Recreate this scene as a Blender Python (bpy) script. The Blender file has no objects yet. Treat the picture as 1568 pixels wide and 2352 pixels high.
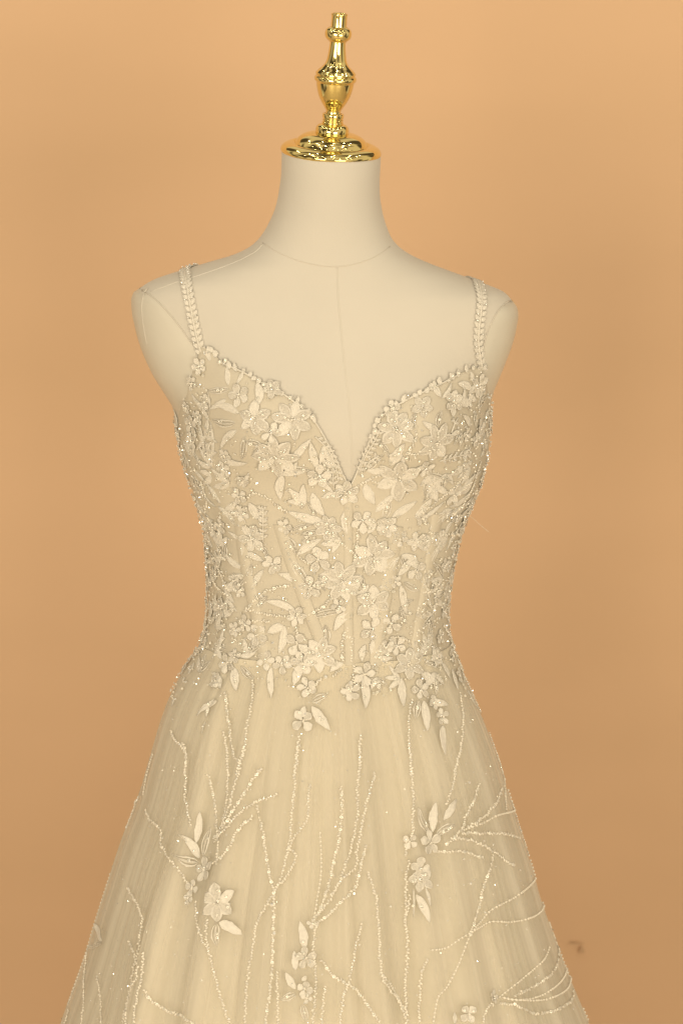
import bpy, math, random
from mathutils import Vector, Matrix, noise
from mathutils.bvhtree import BVHTree
random.seed(7)
R = math.radians
SC = bpy.context.scene
COL = SC.collection

# ------------------------------------------------------------------ camera, world, lamps
D = 2.6; ZC = 1.62; TH = R(10.5); FOV = R(22.2)
K = 2 * math.tan(FOV / 2) / 2352
CAM = Vector((0, -D, ZC))
cd = bpy.data.cameras.new("camera"); cam = bpy.data.objects.new("camera", cd); COL.objects.link(cam)
cam.location = CAM; cam.rotation_euler = (R(90) - TH, 0, 0)
cd.sensor_fit = 'VERTICAL'; cd.sensor_height = 24; cd.sensor_width = 16
cd.lens = 12 / math.tan(FOV / 2); cd.clip_end = 60; cd.clip_start = 0.05
cd.dof.use_dof = True; cd.dof.focus_distance = 2.56; cd.dof.aperture_fstop = 5.0
SC.camera = cam
W = bpy.data.worlds.new("World"); SC.world = W; W.use_nodes = True
bg = W.node_tree.nodes['Background']; bg.inputs[1].default_value = 0.42
# made-up surroundings: noise of tall bright and dark bays, added for the gold to reflect
_nt = W.node_tree; _tc = _nt.nodes.new('ShaderNodeTexCoord'); _mp = _nt.nodes.new('ShaderNodeMapping'); _mp.inputs['Scale'].default_value = (2.6, 2.6, 0.9)
_n = _nt.nodes.new('ShaderNodeTexNoise'); _n.inputs['Scale'].default_value = 1.3; _n.inputs['Detail'].default_value = 0
_r = _nt.nodes.new('ShaderNodeValToRGB'); _r.color_ramp.elements[0].position = 0.42; _r.color_ramp.elements[1].position = 0.60
_r.color_ramp.elements[0].color = (0.20, 0.155, 0.10, 1); _r.color_ramp.elements[1].color = (1.7, 1.45, 1.05, 1)
_nt.links.new(_tc.outputs['Generated'], _mp.inputs[0]); _nt.links.new(_mp.outputs[0], _n.inputs['Vector']); _nt.links.new(_n.outputs['Fac'], _r.inputs[0]); _nt.links.new(_r.outputs[0], bg.inputs[0])
SC.view_settings.view_transform = 'Standard'; SC.view_settings.look = 'None'
SC.view_settings.exposure = 0; SC.view_settings.gamma = 1
SC.cycles.transparent_max_bounces = 16; SC.cycles.max_bounces = 8
SC.cycles.sample_clamp_indirect = 4.0
WARM = (1.0, 0.85, 0.63)
LAMPS = []
def lamp(name, loc, aim, size, watts, shape='DISK', sy=None, col=WARM):
    l = bpy.data.lights.new(name, 'AREA'); l.shape = shape; l.size = size
    if sy: l.size_y = sy
    l.energy = watts; l.color = col
    o = bpy.data.objects.new(name, l); COL.objects.link(o); o.location = loc
    o.rotation_euler = (Vector(aim) - Vector(loc)).to_track_quat('-Z', 'Y').to_euler()
    LAMPS.append(Vector(loc)); return o
lamp("soft_fill_light", (-1.6, -3.7, 1.3), (-.2, .4, 0.6), 1.6, 72, 'RECTANGLE', 1.2)  # unseen broad front light, set low and aside to lift the wall
lamp("soft_fill_light", (1.5, -3.7, 0.8), (.2, .4, 0.6), 1.7, 61, 'RECTANGLE', 1.2)  # fill added low at the front to brighten lower wall and skirt
random.seed(3)
for i, (x, y) in enumerate([(-1.9, -1.0), (-1.1, -1.5), (-0.35, -1.1), (0.4, -1.6), (1.15, -1.1), (1.9, -1.5), (-1.5, -2.8), (-0.6, -3.3),
                            (0.5, -2.9), (1.4, -3.2), (0.15, -0.75), (-0.8, -0.7), (0.95, -0.6), (2.2, -2.6)]):
    lamp("ceiling_spot_lamp", (x, y, 3.1 + random.uniform(-.05, .05)), (x * .6, y * .6, 0.6), 0.09, 1.3)

for x, y in [(-1.3, .1), (-.7, -.25), (-.25, .15), (.2, -.2), (.62, .2), (1.2, -.1), (-.05, .5), (-.9, .5), (.95, .5)]:
    lamp("ceiling_spot_lamp", (x, y, 3.0 + random.uniform(-.05, .05)), (x, y - .6, 0.6), 0.045, 0.7)
def ray(px, py):
    f = Vector((0, math.cos(TH), -math.sin(TH))); u = Vector((0, math.sin(TH), math.cos(TH)))
    return (f + Vector((1, 0, 0)) * (px - 784) * K + u * (1176 - py) * K)
def at(px, py, y=0.0):
    d = ray(px, py); t = (y + D) / d.y
    return CAM + d * t

# ------------------------------------------------------------------ materials
def mat(name, col, rough=0.6, metal=0.0, spec=0.4, noise_scale=None, noise_amt=0.06, bump_scale=None, bump=0.1, sheen=0, bump_dist=0.001):
    m = bpy.data.materials.new(name); m.use_nodes = True
    nt = m.node_tree; b = nt.nodes['Principled BSDF']
    b.inputs['Base Color'].default_value = (*col, 1); b.inputs['Roughness'].default_value = rough
    b.inputs['Metallic'].default_value = metal; b.inputs['Specular IOR Level'].default_value = spec
    if sheen: b.inputs['Sheen Weight'].default_value = sheen
    tc = nt.nodes.new('ShaderNodeTexCoord')
    if noise_scale:
        n = nt.nodes.new('ShaderNodeTexNoise'); n.inputs['Scale'].default_value = noise_scale; n.inputs['Detail'].default_value = 4
        nt.links.new(tc.outputs['Object'], n.inputs['Vector'])
        r = nt.nodes.new('ShaderNodeValToRGB')
        r.color_ramp.elements[0].position = 0.3; r.color_ramp.elements[1].position = 0.7
        r.color_ramp.elements[0].color = (*[c * (1 - noise_amt) for c in col], 1)
        r.color_ramp.elements[1].color = (*[min(1, c * (1 + noise_amt)) for c in col], 1)
        nt.links.new(n.outputs['Fac'], r.inputs['Fac']); nt.links.new(r.outputs['Color'], b.inputs['Base Color'])
    if bump_scale:
        n = nt.nodes.new('ShaderNodeTexNoise'); n.inputs['Scale'].default_value = bump_scale; n.inputs['Detail'].default_value = 3
        nt.links.new(tc.outputs['Object'], n.inputs['Vector'])
        bp = nt.nodes.new('ShaderNodeBump'); bp.inputs['Strength'].default_value = bump; bp.inputs['Distance'].default_value = bump_dist
        nt.links.new(n.outputs['Fac'], bp.inputs['Height']); nt.links.new(bp.outputs['Normal'], b.inputs['Normal'])
    return m
def net_mat(name, col, alpha0, alpha1, scale=None):
    """sheer tulle: denser towards grazing angles, as real netting is"""
    m = bpy.data.materials.new(name); m.use_nodes = True; nt = m.node_tree; nt.nodes.clear()
    out = nt.nodes.new('ShaderNodeOutputMaterial'); mix = nt.nodes.new('ShaderNodeMixShader')
    tr = nt.nodes.new('ShaderNodeBsdfTransparent'); df = nt.nodes.new('ShaderNodeBsdfDiffuse'); tl = nt.nodes.new('ShaderNodeBsdfTranslucent')
    df.inputs['Color'].default_value = (*col, 1); tl.inputs['Color'].default_value = (*col, 1)
    m2 = nt.nodes.new('ShaderNodeMixShader'); m2.inputs[0].default_value = 0.3
    nt.links.new(df.outputs[0], m2.inputs[1]); nt.links.new(tl.outputs[0], m2.inputs[2])
    lw = nt.nodes.new('ShaderNodeLayerWeight'); lw.inputs['Blend'].default_value = 0.35
    tc = nt.nodes.new('ShaderNodeTexCoord'); sp = nt.nodes.new('ShaderNodeSeparateXYZ'); at2 = nt.nodes.new('ShaderNodeMath'); at2.operation = 'ARCTAN2'
    nt.links.new(tc.outputs['Object'], sp.inputs[0]); nt.links.new(sp.outputs['X'], at2.inputs[0])
    ng = nt.nodes.new('ShaderNodeMath'); ng.operation = 'MULTIPLY'; ng.inputs[1].default_value = -1; nt.links.new(sp.outputs['Y'], ng.inputs[0]); nt.links.new(ng.outputs[0], at2.inputs[1])
    cb = nt.nodes.new('ShaderNodeCombineXYZ'); nt.links.new(at2.outputs[0], cb.inputs['X']); nt.links.new(sp.outputs['Z'], cb.inputs['Z'])
    mp = nt.nodes.new('ShaderNodeMapping'); mp.inputs['Scale'].default_value = (17 * (scale or 1), 1, 0.9)
    n = nt.nodes.new('ShaderNodeTexNoise'); n.inputs['Scale'].default_value = 1.0; n.inputs['Detail'].default_value = 3
    nt.links.new(cb.outputs[0], mp.inputs[0]); nt.links.new(mp.outputs[0], n.inputs['Vector'])
    mr = nt.nodes.new('ShaderNodeMapRange'); mr.inputs['To Min'].default_value = alpha0; mr.inputs['To Max'].default_value = alpha1
    nt.links.new(lw.outputs['Facing'], mr.inputs['Value'])
    ad = nt.nodes.new('ShaderNodeMath'); ad.operation = 'MULTIPLY_ADD'; ad.inputs[1].default_value = 0.85; ad.inputs[2].default_value = -0.42
    nt.links.new(n.outputs['Fac'], ad.inputs[0])
    a2 = nt.nodes.new('ShaderNodeMath'); a2.operation = 'ADD'; a2.use_clamp = True
    nt.links.new(mr.outputs[0], a2.inputs[0]); nt.links.new(ad.outputs[0], a2.inputs[1])
    nt.links.new(a2.outputs[0], mix.inputs[0]); nt.links.new(tr.outputs[0], mix.inputs[1]); nt.links.new(m2.outputs[0], mix.inputs[2])
    nt.links.new(mix.outputs[0], out.inputs[0]); return m

M = {}
M['linen'] = mat('linen', (0.605, 0.575, 0.515), 0.75, spec=0.25, noise_scale=9, noise_amt=0.02, bump_scale=900, bump=0.12, sheen=0.1)
M['linen_cap'] = mat('arm_plate_fabric', (0.61, 0.58, 0.505), 0.42, spec=0.5, noise_scale=14, noise_amt=0.04, bump_scale=60, bump=0.15)
M['seam'] = mat('seam_thread', (0.59, 0.555, 0.49), 0.8)
M['gold'] = mat('polished_gold', (0.88, 0.72, 0.30), 0.07, metal=1.0, bump_scale=12, bump=0.008)
M['wall'] = None
M['bodice'] = mat('bodice_tulle', (0.585, 0.542, 0.452), 0.7, spec=0.25, noise_scale=16, noise_amt=0.05, bump_scale=1200, bump=0.3)
M['boning'] = mat('boning_tape', (0.592, 0.549, 0.458), 0.6, spec=0.3, noise_scale=30, noise_amt=0.03)
M['lace'] = mat('lace_embroidery', (0.80, 0.765, 0.69), 0.62, spec=0.35, bump_scale=1500, bump=0.9, noise_scale=260, noise_amt=0.05)
M['lacefill'] = mat('lace_net_fill', (0.72, 0.68, 0.60), 0.65, spec=0.3, bump_scale=2200, bump=1.0, noise_scale=700, noise_amt=0.13)
M['bead'] = mat('pearl_bead', (0.83, 0.79, 0.70), 0.22, spec=0.7)
M['sequin'] = mat('sequin', (0.80, 0.78, 0.70), 0.22, metal=0.35)
M['crystal'] = mat('crystal', (0.97, 0.97, 0.95), 0.1, metal=0.65)
M['lining'] = mat('skirt_lining', (0.72, 0.675, 0.565), 0.6, spec=0.3, noise_scale=5, noise_amt=0.03)
M['tulle'] = net_mat('skirt_tulle', (0.83, 0.79, 0.70), 0.22, 0.80)
M['tulle2'] = net_mat('skirt_under_tulle', (0.81, 0.77, 0.675), 0.38, 0.9, 0.45)
M['stain'] = mat('grey_scuff', (0.55, 0.375, 0.235), 0.9)

# ------------------------------------------------------------------ mesh helpers
class MB:
    def __init__(s): s.v = []; s.f = []; s.m = []
    def add(s, vs, fs, mi=0):
        b = len(s.v); s.v += [tuple(v) for v in vs]
        for f in fs: s.f.append(tuple(b + i for i in f)); s.m.append(mi)
def link(name, me, parent=None):
    o = bpy.data.objects.new(name, me); COL.objects.link(o)
    if parent: o.parent = parent
    return o
def build(name, mb, mats, parent=None, smooth=True):
    """vertices are given in world space; the object's origin goes to their middle"""
    off = Vector((0, 0, 0)); n = len(mb.v)
    if n:
        off = Vector((sum(v[0] for v in mb.v) / n, sum(v[1] for v in mb.v) / n, sum(v[2] for v in mb.v) / n))
    me = bpy.data.meshes.new(name); me.from_pydata([(v[0] - off.x, v[1] - off.y, v[2] - off.z) for v in mb.v], [], mb.f)
    for m in (mats if isinstance(mats, (list, tuple)) else [mats]): me.materials.append(m)
    me.polygons.foreach_set('material_index', mb.m)
    if smooth: me.polygons.foreach_set('use_smooth', [True] * len(mb.f))
    me.update()
    o = link(name, me, parent)
    base = Vector((0, 0, 0)); p = parent
    while p is not None: base += p.location; p = p.parent
    o.location = off - base
    return o
def empty(name, loc, label, cat):
    o = bpy.data.objects.new(name, None); COL.objects.link(o); o.location = loc; o.empty_display_size = 0.05
    o['label'] = label; o['category'] = cat; return o
def grid_faces(nr, nc, wrap=False):
    fs = []
    for i in range(nr - 1):
        for j in range(nc if wrap else nc - 1):
            k = (j + 1) % nc
            fs.append((i * nc + j, i * nc + k, (i + 1) * nc + k, (i + 1) * nc + j))
    return fs
def tube(mb, pts, r, seg=6, mi=0):
    n = len(pts); vs = []
    for i, p in enumerate(pts):
        t = (pts[min(i + 1, n - 1)] - pts[max(i - 1, 0)]).normalized()
        a = t.orthogonal().normalized() if i == 0 else (a - t * a.dot(t)).normalized()
        b = t.cross(a); rr = r(i / (n - 1)) if callable(r) else r
        for k in range(seg):
            q = 2 * math.pi * k / seg
            vs.append(p + a * math.cos(q) * rr + b * math.sin(q) * rr)
    fs = []
    for i in range(n - 1):
        for k in range(seg):
            l = (k + 1) % seg
            fs.append((i * seg + k, i * seg + l, (i + 1) * seg + l, (i + 1) * seg + k))
    fs += [tuple(range(seg))[::-1], tuple(range((n - 1) * seg, n * seg))]
    mb.add(vs, fs, mi)
def pchip(xs, ys, x):
    if x <= xs[0]: return ys[0]
    if x >= xs[-1]: return ys[-1]
    lo, hi = 0, len(xs) - 1
    while hi - lo > 1:
        m = (lo + hi) // 2
        if xs[m] <= x: lo = m
        else: hi = m
    def slope(i):
        if i == 0 or i == len(xs) - 1:
            j = min(max(i, 0), len(xs) - 2); j = j if i == 0 else len(xs) - 2
            return (ys[j + 1] - ys[j]) / (xs[j + 1] - xs[j])
        a = (ys[i] - ys[i - 1]) / (xs[i] - xs[i - 1]); b = (ys[i + 1] - ys[i]) / (xs[i + 1] - xs[i])
        return 0 if a * b <= 0 else 2 * a * b / (a + b)
    h = xs[hi] - xs[lo]; t = (x - xs[lo]) / h
    return ((2*t**3 - 3*t*t + 1) * ys[lo] + (t**3 - 2*t*t + t) * h * slope(lo) + (-2*t**3 + 3*t*t) * ys[hi] + (t**3 - t*t) * h * slope(hi))
def spline(pts, step):
    """Catmull-Rom through 2-D points, resampled roughly every step"""
    P = [pts[0]] + list(pts) + [pts[-1]]; out = []
    for i in range(1, len(P) - 2):
        p0, p1, p2, p3 = P[i-1], P[i], P[i+1], P[i+2]
        n = max(1, int(math.dist(p1, p2) / step))
        for k in range(n):
            t = k / n
            out.append(tuple(0.5 * (2*p1[c] + (p2[c]-p0[c])*t + (2*p0[c]-5*p1[c]+4*p2[c]-p3[c])*t*t + (3*p1[c]-p0[c]-3*p2[c]+p3[c])*t**3) for c in range(len(p1))))
    out.append(tuple(pts[-1])); return out

# ------------------------------------------------------------------ the figure's cross sections
# py, left px, right px, centre depth, front half depth, back half depth, superellipse exponent
ROWS = [
 (335, 648, 874, -.018, .049, .049, 2.0), (360, 647, 874, -.017, .049, .049, 2.0), (400, 646, 872, -.014, .049, .049, 2.0), (440, 641, 872, -.010, .050, .050, 2.0),
 (480, 632, 877, -.005, .052, .052, 2.0), (515, 616, 886, .000, .055, .055, 2.0), (545, 597, 898, .004, .058, .058, 2.0),
 (566, 575, 915, .006, .060, .060, 2.0), (585, 538, 942, .008, .062, .061, 2.05), (605, 472, 985, .010, .065, .063, 2.1), (622, 415, 1030, .012, .068, .065, 2.15),
 (640, 360, 1078, .013, .071, .067, 2.2), (656, 330, 1122, .014, .074, .069, 2.3), (672, 313, 1158, .015, .077, .072, 2.35),
 (690, 308, 1174, .015, .080, .075, 2.4), (718, 310, 1183, .016, .084, .079, 2.4), (745, 316, 1180, .017, .088, .083, 2.4),
 (780, 325, 1172, .018, .092, .087, 2.4), (820, 340, 1158, .018, .096, .090, 2.35), (860, 359, 1142, .018, .100, .092, 2.3),
 (900, 384, 1126, .018, .103, .093, 2.25), (935, 404, 1119, .018, .105, .093, 2.2), (965, 410, 1118, .018, .106, .092, 2.2),
 (1000, 416, 1117, .018, .107, .091, 2.2), (1050, 426, 1111, .018, .106, .088, 2.2), (1100, 441, 1098, .018, .103, .085, 2.2),
 (1150, 455, 1080, .016, .100, .083, 2.15), (1200, 468, 1062, .015, .098, .082, 2.15), (1250, 473, 1050, .014, .097, .081, 2.1),
 (1300, 477, 1040, .012, .096, .080, 2.1), (1350, 478, 1032, .010, .095, .080, 2.1), (1400, 477, 1028, .010, .094, .082, 2.1),
 (1440, 472, 1028, .010, .095, .086, 2.1), (1480, 458, 1038, .010, .098, .094, 2.1), (1520, 435, 1054, .010, .103, .104, 2.1),
 (1550, 414, 1066, .010, .108, .113, 2.1), (1600, 388, 1090, .010, .118, .128, 2.1), (1650, 368, 1113, .010, .129, .142, 2.1),
 (1700, 352, 1133, .010, .139, .154, 2.1), (1750, 337, 1151, .010, .149, .165, 2.1), (1800, 322, 1167, .010, .158, .175, 2.1),
 (1850, 304, 1184, .010, .167, .185, 2.1), (1900, 284, 1200, .010, .175, .195, 2.1), (1950, 266, 1216, .010, .183, .205, 2.1),
 (2000, 250, 1231, .010, .191, .214, 2.1), (2050, 234, 1245, .010, .199, .223, 2.1), (2100, 218, 1262, .010, .207, .232, 2.1),
 (2200, 188, 1298, .010, .223, .250, 2.1), (2300, 152, 1340, .010, .240, .268, 2.1), (2352, 134, 1362, .010, .249, .277, 2.1)]
S = []
for py, l, r, yc, bf, bb, n in ROWS:
    a = at(l, py, yc); b = at(r, py, yc)
    S.append([a.z, (a.x + b.x) / 2, (b.x - a.x) / 2, yc, bf, bb, n])
last, prev = S[-1], S[-5]
for z in (0.35, 0.004):       # carried on to the floor at the same flare
    k = (last[0] - z) / (prev[0] - last[0])
    S.append([z] + [last[i] + (last[i] - prev[i]) * k for i in range(1, 7)])
S.sort(key=lambda q: q[0])
ZS = [q[0] for q in S]; CH = [[q[i] for q in S] for i in range(7)]
_c = {}
def sec(z):
    k = round(z, 5)
    if k not in _c:
        _c[k] = [pchip(ZS, CH[i], z) for i in (1, 2)] + [sum(pchip(ZS, CH[i], z + q * .005) for q in range(-4, 5)) / 9 for i in range(3, 7)]
    return _c[k]
ZB0 = at(0, 1250, 0).z; ZB1 = at(0, 1130, 0).z
BUST = [at(607, 985, -.1), at(965, 990, -.1)]
ZW = at(0, 1535, -.09).z                # waist seam, where the skirt starts
def torso(phi, z, off=0.0):
    xc, a, yc, bf, bb, n = sec(z); c, s = math.cos(phi), math.sin(phi)
    x = xc + (a + off) * math.copysign(abs(c) ** (2 / n), c)
    b = bf if s > 0 else bb
    y = yc - (b + off) * math.copysign(abs(s) ** (2 / n), s)
    if s > 0:
        for B in BUST:
            dz = z - B.z; sz = 0.064 if dz > 0 else 0.044
            y -= 0.029 * math.exp(-((x - B.x) / 0.055) ** 2 - (dz / sz) ** 2) * min(1, s * 2)
    return Vector((x, y, z))
FA = 0.0105
random.seed(11)
FOLDS = [(random.uniform(0, 2 * math.pi), random.uniform(.026, .075), random.uniform(.25, 1.0) * random.choice((1, 1, -1))) for _ in range(80)]
FOLDS2 = [(random.uniform(0, 2 * math.pi), random.uniform(.03, .09), random.uniform(.3, 1.0) * random.choice((1, -1))) for _ in range(52)]
def folds(phi, z, F, amp):
    t = max(0, (ZW + 0.02 - z)); g = min(1, t / 0.28)
    if g <= 0: return 0
    f = 0
    for i, (c, w, h) in enumerate(F):
        d = (phi - c - .10 * math.sin(c * 5) * (1 - g) + math.pi) % (2 * math.pi) - math.pi
        if abs(d) < w * 4: f += h * (math.exp(-abs(d) / w * (1.0 if d > 0 else 2.6)) if i % 2 else math.exp(-(d / w) ** 2))
    side = min(1, max(0, (abs(math.cos(phi)) - .78) / .18))
    return amp * (g ** 0.9) * f * (1 - .72 * side)
def drape(phi, z, off=0.0):
    """outer face of the dress, bodice and skirt in one"""
    o = off + 0.0025 * min(1, max(0, (z - ZB0) / (ZB1 - ZB0)))
    if z < ZW + 0.02:
        o += folds(phi, z, FOLDS, FA) - 0.004 * min(1, (ZW + .02 - z) / .2)
    return torso(phi, z, o)
def radial(p):
    xc, a, yc, bf, bb, n = sec(p.z)
    return Vector((p.x - xc, (p.y - yc), 0))
def surf_bvh(fn, z0, z1, nr=260, nc=300):
    vs = []
    for i in range(nr):
        z = z0 + (z1 - z0) * i / (nr - 1)
        for j in range(nc): vs.append(fn(2 * math.pi * j / nc, z))
    return BVHTree.FromPolygons(vs, grid_faces(nr, nc, True))
ZTOP = at(0, 575, 0).z
DB = surf_bvh(drape, ZTOP, 0.35)
BB = surf_bvh(lambda p, z: torso(p, z, 0), at(0, 345, 0).z, at(0, 1200, 0).z)
def proj(p, bvh=None, h=0.0):
    loc, n, i, d = (bvh or DB).find_nearest(p)
    if n.dot(radial(loc)) < 0: n = -n
    return loc + n * h, n
def hit(px, py, bvh=None):
    """where the sight line through this spot of the photograph meets the dress"""
    loc, n, i, d = (bvh or DB).ray_cast(CAM, ray(px, py).normalized())
    if loc is None: return proj(at(px, py, 0.0), bvh)
    if n.dot(radial(loc)) < 0: n = -n
    return loc, n

# ------------------------------------------------------------------ setting
def wall_material():
    m = mat('peach_paint', (0.70, 0.445, 0.285), 0.85, spec=0.15, bump_scale=160, bump=0.06)
    nt = m.node_tree; b = nt.nodes['Principled BSDF']; tc = nt.nodes.new('ShaderNodeTexCoord')
    mp = nt.nodes.new('ShaderNodeMapping'); mp.inputs['Scale'].default_value = (0.7, 0.7, 2.4)
    n = nt.nodes.new('ShaderNodeTexNoise'); n.inputs['Scale'].default_value = 1.6; n.inputs['Detail'].default_value = 2
    nt.links.new(tc.outputs['Object'], mp.inputs[0]); nt.links.new(mp.outputs[0], n.inputs['Vector'])
    r = nt.nodes.new('ShaderNodeValToRGB'); r.color_ramp.elements[0].position = .3; r.color_ramp.elements[1].position = .7
    r.color_ramp.elements[0].color = (0.672, 0.462, 0.292, 1); r.color_ramp.elements[1].color = (0.728, 0.502, 0.324, 1)
    nt.links.new(n.outputs['Fac'], r.inputs[0]); nt.links.new(r.outputs[0], b.inputs['Base Color']); return m
M['wall'] = wall_material()
WALLY = 0.85
mb = MB(); nx, nz = 60, 50; vs = []
for i in range(nz):
    for j in range(nx):
        x = -3.0 + 6.0 * j / (nx - 1); z = 2.2 * i / (nz - 1)
        vs.append((x, WALLY + 0.004 * noise.noise(Vector((x * 1.3, 3, z * 2.2))), z))
mb.add(vs, grid_faces(nz, nx)); w = build('wall', mb, M['wall']); w['kind'] = 'structure'
# faint scuff on the wall
mb = MB()
for (px, py, rx, rz) in ((1335, 2183, .0035, .005), (1322, 2167, .010, .0014)):
    c = at(px, py, WALLY - 0.006); ring = []
    for k in range(16):
        q = 2 * math.pi * k / 16; f = 1 + .25 * math.sin(3 * q + px)
        ring.append((c.x + rx * f * math.cos(q), c.y, c.z + rz * f * math.sin(q)))
    mb.add(ring, [tuple(range(16))])
bm_ = build('scuff', mb, M['stain'], w, smooth=False)
mb = MB(); mb.add([(-2.6, -3.4, 0), (2.6, -3.4, 0), (2.6, WALLY + .02, 0), (-2.6, WALLY + .02, 0)], [(0, 1, 2, 3)])
M['floor'] = mat('pale_floor', (0.62, 0.53, 0.41), 0.5, noise_scale=3, noise_amt=0.06)
f_ = build('floor', mb, M['floor']); f_['kind'] = 'structure'

# ------------------------------------------------------------------ dress form
form = empty('dress_form', (sec(ZTOP)[0], 0.015, at(0, 1560, 0).z - .02), 'cream linen dress form with a long neck, cut-off arms and a gold finial on top', 'mannequin')
def zrows(py0, py1, step=6):
    n = int((py1 - py0) / step) + 1
    return [at(0, py0 + (py1 - py0) * i / (n - 1), 0.0).z for i in range(n)]
ZNS = at(0, 1620, 0).z
def tor_in(phi, z):
    o = 0.0
    zz = at(0, 1130, 0).z
    if z < zz: o = -0.006 * min(1, (zz - z) / 0.06)
    return torso(phi, z, o)
NC = 128
zr = zrows(346, 1000, 5) + [z for z in zrows(1008, 1500, 12)]
mb = MB(); vs = []
for z in zr:
    k = min(1, max(0, (z - at(0, 520, 0).z) / .06)) * math.tan(R(8))     # the cut at the neck's top leans forward like the cap
    for j in range(NC):
        p = tor_in(2 * math.pi * j / NC, z); p.z += k * (p.y - sec(z)[2]) - k * .45 * (p.x - sec(z)[0]); vs.append(p)
mb.add(vs, grid_faces(len(zr), NC, True)); mb.f.append(tuple(range(NC))); mb.m.append(0)
build('torso', mb, M['linen'], form)
def seam(name, pts, r=0.0006, h=0.0, bvh=None, m='seam', parent=form):
    pp = [hit(px, py, bvh or BB) for px, py in spline(pts, 10)]
    mb = MB(); tube(mb, [p + n * h for p, n in pp], r, 6); return build(name, mb, M[m], parent)
seam('neck_seam', [(604, 558), (640, 580), (690, 600), (735, 610), (773, 612), (815, 606), (860, 590), (895, 566)], 0.0006, -.0001)
seam('centre_seam', [(773, 612), (775, 680), (781, 750), (790, 840), (799, 925), (805, 1000), (807, 1060), (806, 1115)], 0.0006, -0.0003, m='linen')
seam('centre_seam', [(776, 614), (778, 680), (784, 750), (793, 840), (802, 925), (808, 1000), (810, 1060), (809, 1115)], 0.0004, -0.0002)
seam('shoulder_seam', [(603, 560), (588, 577), (540, 602), (470, 628), (400, 650), (345, 670)], 0.0006, 0, m='linen')
# arm plates: the panels that close the cut-off arms
def find_phi(x, z, left):
    lo, hi = (math.pi / 2, math.pi) if left else (0, math.pi / 2)
    for _ in range(30):
        m = (lo + hi) / 2
        if torso(m, z).x > x: lo = m
        else: hi = m
    return (lo + hi) / 2
for left, pts in ((True, [(322, 664), (340, 674), (368, 697), (402, 735), (430, 773), (450, 806), (455, 860), (440, 920), (425, 965), (412, 1010)]),
                  (False, [(1176, 692), (1163, 694), (1142, 715), (1124, 748), (1110, 790), (1100, 840), (1098, 900), (1104, 950), (1112, 1000)])):
    c = spline(pts, 6); edge = [hit(px, py, BB)[0] for px, py in c]
    vs = []; NCC = 26; rows = []
    for p in edge:
        if rows and p.z > rows[-1] - 0.0008: continue
        rows.append(p.z)
        ph = find_phi(p.x, p.z, left)
        p2 = 2 * math.pi - ph if left else -ph
        for j in range(NCC):
            t = j / (NCC - 1); q = ph + (p2 - ph) * t
            o = 0.0004 + 0.0022 * math.sin(math.pi * t) ** 0.35 * min(1, (len(rows) - 1) / 3)
            vs.append(torso(q, p.z, o))
    mb = MB(); mb.add(vs, grid_faces(len(rows), NCC)); build('arm_plate', mb, M['linen_cap'], form)
    mb = MB(); tube(mb, [proj(p, BB, .0004)[0] for p in edge[1:]], 0.0007, 6); build('arm_seam', mb, M['seam'], form)
# creases at the shoulder corner
seam('shoulder_crease', [(309, 684), (320, 676), (334, 672), (341, 664)], 0.0006, 0.001)
seam('arm_crease', [(335, 676), (330, 700), (333, 740), (342, 790)], 0.0006, 0.0022)

# gold neck cap and finial: turned profiles on one axis that leans with the neck
U = 0.2226 * K * (at(760, 334, -.018) - CAM).length
def lathe(profile, origin, axis, seg=64, flute=None):
    ax = axis.normalized(); a = ax.orthogonal().normalized(); b = ax.cross(a); vs = []
    sm = []
    for i in range(len(profile) - 1):
        (r0, y0), (r1, y1) = profile[i], profile[i + 1]
        for k in range(3): sm.append((r0 + (r1 - r0) * k / 3, y0 + (y1 - y0) * k / 3))
    sm.append(profile[-1])
    for r, y in sm:
        for k in range(seg):
            q = 2 * math.pi * k / seg
            vs.append(origin + ax * (1500 - y) * U + (a * math.cos(q) + b * math.sin(q)) * max(r, .01) * U)
    return vs, grid_faces(len(sm), seg, True)
O = at(760.4, 336, -.018)
tip = at(779.3, 36, -.018)
AX = (tip - O); AX = Vector((AX.x, -math.tan(R(8)) * AX.length, AX.z))
def smoothprof(pts):
    return [tuple(p) for p in spline(pts, 8)]
def turned(name, pieces, parent):
    mb = MB()
    for pr in pieces:
        v, f = lathe(smoothprof(pr), O, AX); mb.add(v, f)
    return build(name, mb, M['gold'], parent)
turned('neck_cap', [[(0, 1362), (150, 1362), (205, 1366), (258, 1378), (305, 1398), (340, 1425), (362, 1455), (372, 1478)],
                    [(372, 1478), (378, 1484), (388, 1484), (394, 1476), (404, 1474), (440, 1480), (480, 1497), (505, 1520), (516, 1546), (512, 1566), (498, 1574), (430, 1576)]], form)
fin = turned('finial', [[(150, 1374), (166, 1372), (171, 1350), (170, 1322), (162, 1300), (148, 1284), (128, 1274), (106, 1268)],
                        [(106, 1268), (110, 1258), (108, 1248), (99, 1243), (99, 1238), (107, 1232), (108, 1224), (99, 1217), (99, 1212), (108, 1205), (109, 1172), (103, 1164), (84, 1160)]], form)
turned('urn', [[(78, 1160), (76, 1140), (84, 1118), (106, 1085), (134, 1040), (160, 985), (178, 925), (188, 875), (192, 846)],
               [(192, 846), (196, 838), (206, 832), (214, 815), (213, 796), (205, 784), (196, 778), (196, 770), (204, 762), (203, 750), (194, 740), (178, 722), (150, 698)],
               [(150, 698), (122, 668), (104, 630), (93, 580), (85, 520), (81, 470), (80, 436)]], fin)
turned('knob', [[(80, 436), (92, 432), (96, 424), (112, 412), (128, 392), (135, 365), (134, 340), (126, 318), (110, 300), (98, 294), (84, 288)]], fin)
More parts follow.
